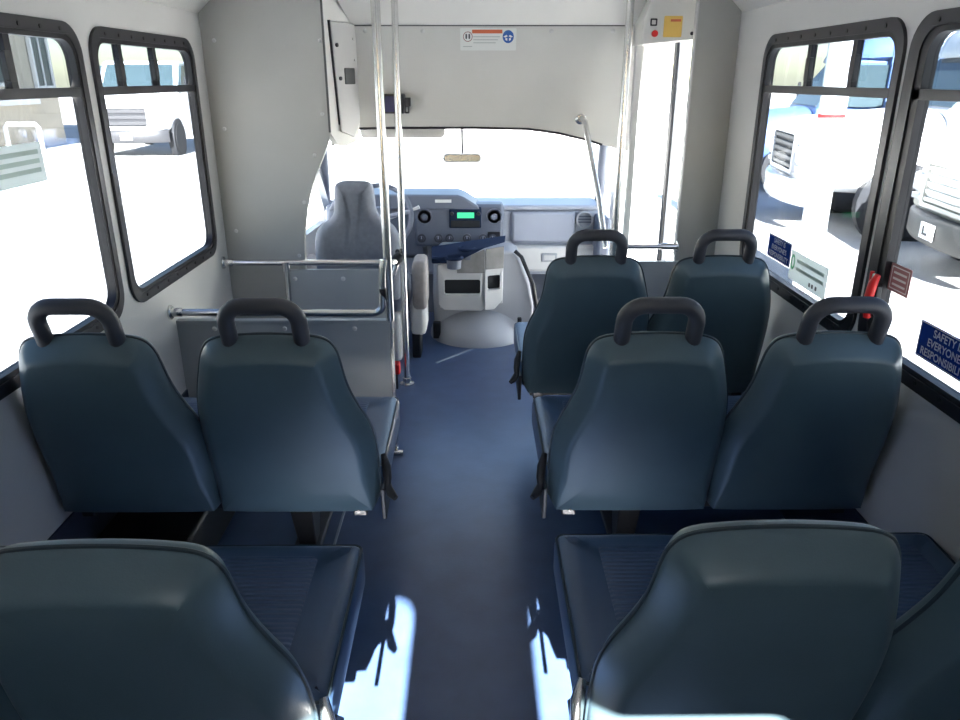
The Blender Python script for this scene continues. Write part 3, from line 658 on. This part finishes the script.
for k in range(3): MB().plate(rrect(-.10, .10, .022-k*.024, .034-k*.024, .001, 1), [], lambda u, v, q: (u, q, v), -.0016, -.001).build('text_line', M['palegreen'], e)
# red emergency latch on the right window pillar
el = empty('emergency_latch', (XR-.012, 2.0, .92)); tag(el, 'red emergency release latch on the black window pillar at right', 'latch')
MB().box(-.012, .004, -.016, .016, -.045, .045).build('base', M['black'], el, bevel=.003)
MB().tube([(-.016, -.0, -.05), (-.022, .0, .0), (-.020, -.006, .05), (-.014, -.012, .075)], .011, 10, radii=[.010, .013, .013, .008]).build('handle', M['red'], el)
MB().tube([(-.018, .010, .03), (-.018, .012, .08)], .006, 8).build('pin', M['red'], el)
MB().box(-.020, -.010, -.006, .010, .045, .075).build('tab', M['sticker'], el, bevel=.002)

# ------------------------------------------------------------------ outside
GZ = -.62
structure(MB().box(-120, 120, -60, 200, GZ-.1, GZ).build('ground', M['ground']))

def wheel(root, x, y, r, w, side):
    o = MB().lathe([(r*.62, -w/2), (r*.95, -w/2), (r, -w*.35), (r, w*.35), (r*.95, w/2), (r*.62, w/2)], (x, y, r), (1, 0, 0), 32).build('wheel', M['vtyre'], root)
    MB().lathe([(r*.62, -w*.3), (r*.60, side*w*.42), (r*.3, side*w*.30), (0, side*w*.34)], (x, y, r), (1, 0, 0), 24).build('rim', M['vchrome'], o)
def vehicle(name, label, cat, loc, yaw, paint, W, hh, rh, L, nose, bump_mat, group=None, slats=5, box_body=True):
    """front faces -y, origin on the ground at the front centre"""
    R = empty(name, loc, yaw); tag(R, label, cat, group)
    hw = W/2; wr = hh*.27
    gz0 = hh*.40
    # nose and hood
    rings = []
    for y, w, zt, zb in ((0.0, .80, hh*.80, gz0), (.04, .88, hh*.86, gz0*.95), (.25, .93, hh*.91, gz0*.8), (nose*.6, .97, hh*.96, gz0*.75), (nose+.1, 1.0, hh, gz0*.7)):
        rings.append([(x, y, z) for x, z in chaikin([(-hw*w, zb), (hw*w, zb), (hw*w, zt-.22*hh), (hw*w*.80, zt), (-hw*w*.80, zt), (-hw*w, zt-.22*hh)], 2)])
    MB().loft(rings).build('hood', paint, R, smooth=60)
    # cab
    zs = rh*.80
    cabr = [[(x, y, z) for x, z in ((-hw*wd, gz0*.7), (hw*wd, gz0*.7), (hw*wd, zt*.98), (hw*wd*.93, zt), (-hw*wd*.93, zt), (-hw*wd, zt*.98))] for y, wd, zt in ((nose-.02, 1, hh*.985), (nose+.65, .95, zs), (nose+1.5, .95, zs))]
    MB().loft(cabr).build('cab', paint, R, bevel=.02)
    t = (zs-hh)/.65
    def wsp(u, v, w): return (u, nose-.02+(v)*.65-w*.8, hh*.99+v*(zs-hh)*.985+w*.6)
    MB().plate([(-hw*.90, .04), (hw*.90, .04), (hw*.82, .92), (-hw*.82, .92)], [], wsp, .0, .015).build('windscreen', M['vglass'], R)
    for s in (-1, 1):
        fn = lambda u, v, w, s=s: (s*(hw*.955+w), u, v)
        MB().plate([(nose+.25, hh*1.01), (nose+1.35, hh*1.01), (nose+1.35, zs*.95), (nose+.62, zs*.95)], [], fn, .0, hw*.06).build('side_window', M['vglass'], R)
        m_ = MB().box(s*hw*1.06-.04+s*.14, s*hw*1.06+.04+s*.14, nose+.15, nose+.22, hh*1.02, hh*1.02+.42).build('door_mirror', M['black'], R, bevel=.03)
        MB().tube([(s*hw*.95, nose+.3, hh*1.0), (s*(hw*1.06+.14), nose+.2, hh*1.06)], .02, 8).build('mirror_arm', M['black'], m_)
        # lamps
        lm = MB().box(s*hw*.70-.16, s*hw*.70+.16, -.035, .10, hh*.56, hh*.70).build('headlight', M['vlamp'], R, bevel=.03)
        MB().box(s*hw*.70-.15, s*hw*.70+.15, -.03, .08, hh*.50, hh*.545).build('indicator', M['vlamp'], lm, bevel=.01)
        # arches and wheels
        MB().lathe([(wr*1.22, -.16), (wr*1.22, .015)], (s*hw*.985-(0 if s > 0 else 0), nose*.75, wr), (s, 0, 0), 28).build('wheel_arch', M['dark'], R)
        wheel(R, s*(hw-.10), nose*.75, wr, .24, s); wheel(R, s*(hw-.10), L-1.3, wr, .24, s)
    g = MB().box(-hw*.50, hw*.50, -.03, .06, hh*.50, hh*.78).build('grille', M['dark'] if paint is not M['vcream'] else paint, R, bevel=.02)
    for k in range(slats):
        z = hh*.50+(hh*.28)*(k+.5)/slats
        MB().box(-hw*.49, hw*.49, -.05, -.02, z-hh*.28/slats*.28, z+hh*.28/slats*.28).build('grille_slat', M['vchrome'] if paint is not M['vcream'] else paint, g, bevel=.005)
    MB().plate(rrect(-hw*.55, hw*.55, hh*.47, hh*.80, .05), [rrect(-hw*.50, hw*.50, hh*.50, hh*.78, .04)], lambda u, v, w: (u, w, v), -.06, 0).build('grille_surround', paint, R)
    MB().loft([[(hw*1.0*math.sin(a), .30-.48*math.cos(a*.9)+dy, z) for a in [(-1.25+2.5*k/12) for k in range(13)]]+[(hw*1.0*math.sin(a)*.97, .42-.48*math.cos(a*.9)+dy, z) for a in [(1.25-2.5*k/12) for k in range(13)]] for z, dy in ((hh*.24, .03), (hh*.27, 0), (hh*.42, 0), (hh*.44, .03))]).build('bumper', bump_mat, R, smooth=50)
    MB().box(-.16, .16, -.205, -.185, hh*.29, hh*.40).build('license_plate', M['white'], R)
    if box_body:
        MB().loft([[(x, y, z) for x, z in chaikin([(-hw*1.12*q, gz0*.7), (hw*1.12*q, gz0*.7), (hw*1.12*q, zt*.9), (hw*1.0*q, zt), (-hw*1.0*q, zt), (-hw*1.12*q, zt*.9)], 1)] for y, q, zt in ((nose+1.15, .99, rh), (nose+1.2, 1., rh), (L, 1., rh))]).build('bus_body', paint, R)
        MB().loft([[(x, y, z) for x, z in chaikin([(-hw*q, z0), (hw*q, z0), (hw*q, (z0+z1)/2), (hw*q*.8, z1), (-hw*q*.8, z1), (-hw*q, (z0+z1)/2)], 2)] for y, q, z0, z1 in ((nose+.50, .80, zs*.97, zs*1.03), (nose+.62, .95, zs*.97, zs*1.12), (nose+.9, 1.02, zs*.95, rh*.98), (nose+1.2, 1.08, zs*.95, rh))]).build('roof_cap', paint, R, smooth=60)
        for s in (-1, 1):
            for k in range(4):
                y0 = nose+1.6+k*(L-nose-2.0)/4
                MB().plate(rrect(y0, y0+(L-nose-2.0)/4-.15, hh*1.02, rh*.88, .08), [], lambda u, v, w, s=s: (s*(hw*1.12+w), u, v), -.02, .012).build('side_window', M['vglass'], R)
    return R
vg = 'vehicles parked outside'
vehicle('parked_van', 'white van with chrome bumper parked facing the left front window', 'van', (-9.75, 22.0, GZ), math.radians(4), M['vwhite'], 2.3, 1.72, 3.25, 6.0, 1.2, M['vchrome'], vg, slats=3, box_body=False)
vehicle('parked_bus', 'white bus with slatted grille parked outside the front right window', 'bus', (4.75, 11.7, GZ), math.radians(-99), M['vwhite'], 2.5, 1.75, 3.1, 8.5, 1.75, M['vwhite'], vg)
vehicle('parked_bus', 'cream bus with grey bumper parked outside the window behind the red latch', 'bus', (5.2, 8.15, GZ), math.radians(-98), M['vcream'], 2.4, 1.55, 3.1, 8.0, 1.3, M['vbumper'], vg)
vehicle('parked_bus', 'blue bus parked behind the white bus with slatted grille', 'bus', (5.4, 16.4, GZ), math.radians(-100), M['bluebody'], 2.4, 1.6, 3.1, 8.0, 1.4, M['vbumper'], vg)

for ob in list(bpy.data.objects):
    if ob.name.startswith('license_plate') and ob.parent.get('label', '').startswith('cream'):
        MB().box(-.085, -.055, -.209, -.204, .49, .585).box(-.085, .03, -.209, -.204, .49, .515).build('plate_mark', M['black'], ob)
wp = empty('marker_post', (3.62, 7.9, GZ)); tag(wp, 'tall white post with a red band outside the front right window', 'post')
MB().lathe([(.13, 0), (.13, 3.6), (.10, 3.65), (0, 3.66)], (0, 0, 0), (0, 0, 1), 24).build('post', M['vwhite'], wp)
MB().lathe([(.133, 1.75), (.133, 1.785)], (0, 0, 0), (0, 0, 1), 24).build('red_band', M['red'], wp)

bd = empty('metal_shed', (-14.2, 22.3, GZ), PI/2); tag(bd, 'tan corrugated metal building seen through the left windows', 'building')
cor = []
n = 110
for k in range(n+1):
    x = -8+12.8*k/n; cor.append((x, .06*(1 if (k//1) % 2 else 0)))
MB().loft([[(x, y, z) for x, y in cor]+[(4.8, 6, z), (-8, 6, z)] for z in (0, 5.2)]).build('wall', M['siding'], bd, smooth=10)
MB().hexa([(-8.3, -.4, 5.2), (5.1, -.4, 5.2), (5.1, 6.3, 5.2), (-8.3, 6.3, 5.2)], [(-8.3, -.4, 5.4), (5.1, -.4, 5.4), (5.1, 6.3, 6.0), (-8.3, 6.3, 6.0)]).build('roof', M['trimw'], bd)
for x0, x1, z0, z1 in ((.6, 2.0, 2.0, 3.7), (3.6, 4.5, 1.9, 3.6), (-3.4, -1.9, 2.0, 3.7)):
    w = MB().plate(rrect(x0-.1, x1+.1, z0-.1, z1+.1, .02, 1), [rrect(x0, x1, z0, z1, .01, 1)], lambda u, v, q: (u, q, v), -.1, .02).build('window', M['trimw'], bd)
    MB().box(x0, x1, -.05, .0, z0, z1).build('pane', M['vglass'], w)
    MB().box((x0+x1)/2-.03, (x0+x1)/2+.03, -.08, .0, z0, z1).build('glazing_bar', M['trimw'], w)
MB().box(-3.2, 3.4, -.14, 0, 1.35, 1.55).build('ledge', M['trimw'], bd)
MB().box(-.15, .35, -.1, 0, 0, 5.2).build('downpipe', M['trimw'], bd)
bo = empty('pipe_bollard', (-13.4, 23.2, GZ)); tag(bo, 'bent white pipe rail standing before the tan metal building', 'bollard')
MB().tube([(-.5, 0, 0), (-.5, 0, .75), (-.42, 0, .85), (.42, 0, .85), (.5, 0, .75), (.5, 0, 0)], .07, 10).build('pipe', M['vwhite'], bo)

# ------------------------------------------------------------------ light
SUN_EL = math.radians(28.4)
sd = bpy.data.lights.new('sun', 'SUN'); sd.energy = 88; sd.angle = math.radians(.55); sd.color = (1, .972, .925)
so = bpy.data.objects.new('sun', sd); COL.objects.link(so)
so.rotation_euler = (PI/2-SUN_EL, 0, 0)     # shines towards +Y and down
so.location = (0, -8, 8)
w = bpy.data.worlds.new('sky'); scn.world = w; w.use_nodes = True
nt = w.node_tree; bg = nt.nodes['Background']
sky = nt.nodes.new('ShaderNodeTexSky'); sky.sky_type = 'NISHITA'; sky.sun_disc = False
sky.sun_elevation = SUN_EL; sky.sun_rotation = PI; sky.air_density = 1.0; sky.dust_density = .6; sky.altitude = 100
nt.links.new(sky.outputs[0], bg.inputs['Color']); bg.inputs['Strength'].default_value = .55

# ------------------------------------------------------------------ camera
cd = bpy.data.cameras.new('camera'); cd.sensor_width = 36; cd.lens = 745/960*36; cd.clip_start = .02; cd.clip_end = 500
co_ = bpy.data.objects.new('camera', cd); COL.objects.link(co_)
co_.location = (0, 0, 1.5); co_.rotation_euler = (math.radians(90-20.7), 0, math.radians(-.45))
scn.camera = co_

vs_ = scn.view_settings
scn.display_settings.display_device = 'sRGB'
vs_.view_transform = 'Standard'; vs_.look = 'None'; vs_.exposure = 0.50; vs_.gamma = 1.0; vs_.use_curve_mapping = False
scn.cycles.max_bounces = 10; scn.cycles.diffuse_bounces = 2; scn.cycles.glossy_bounces = 4; scn.cycles.transparent_max_bounces = 16
scn.cycles.caustics_reflective = True; scn.cycles.caustics_refractive = False
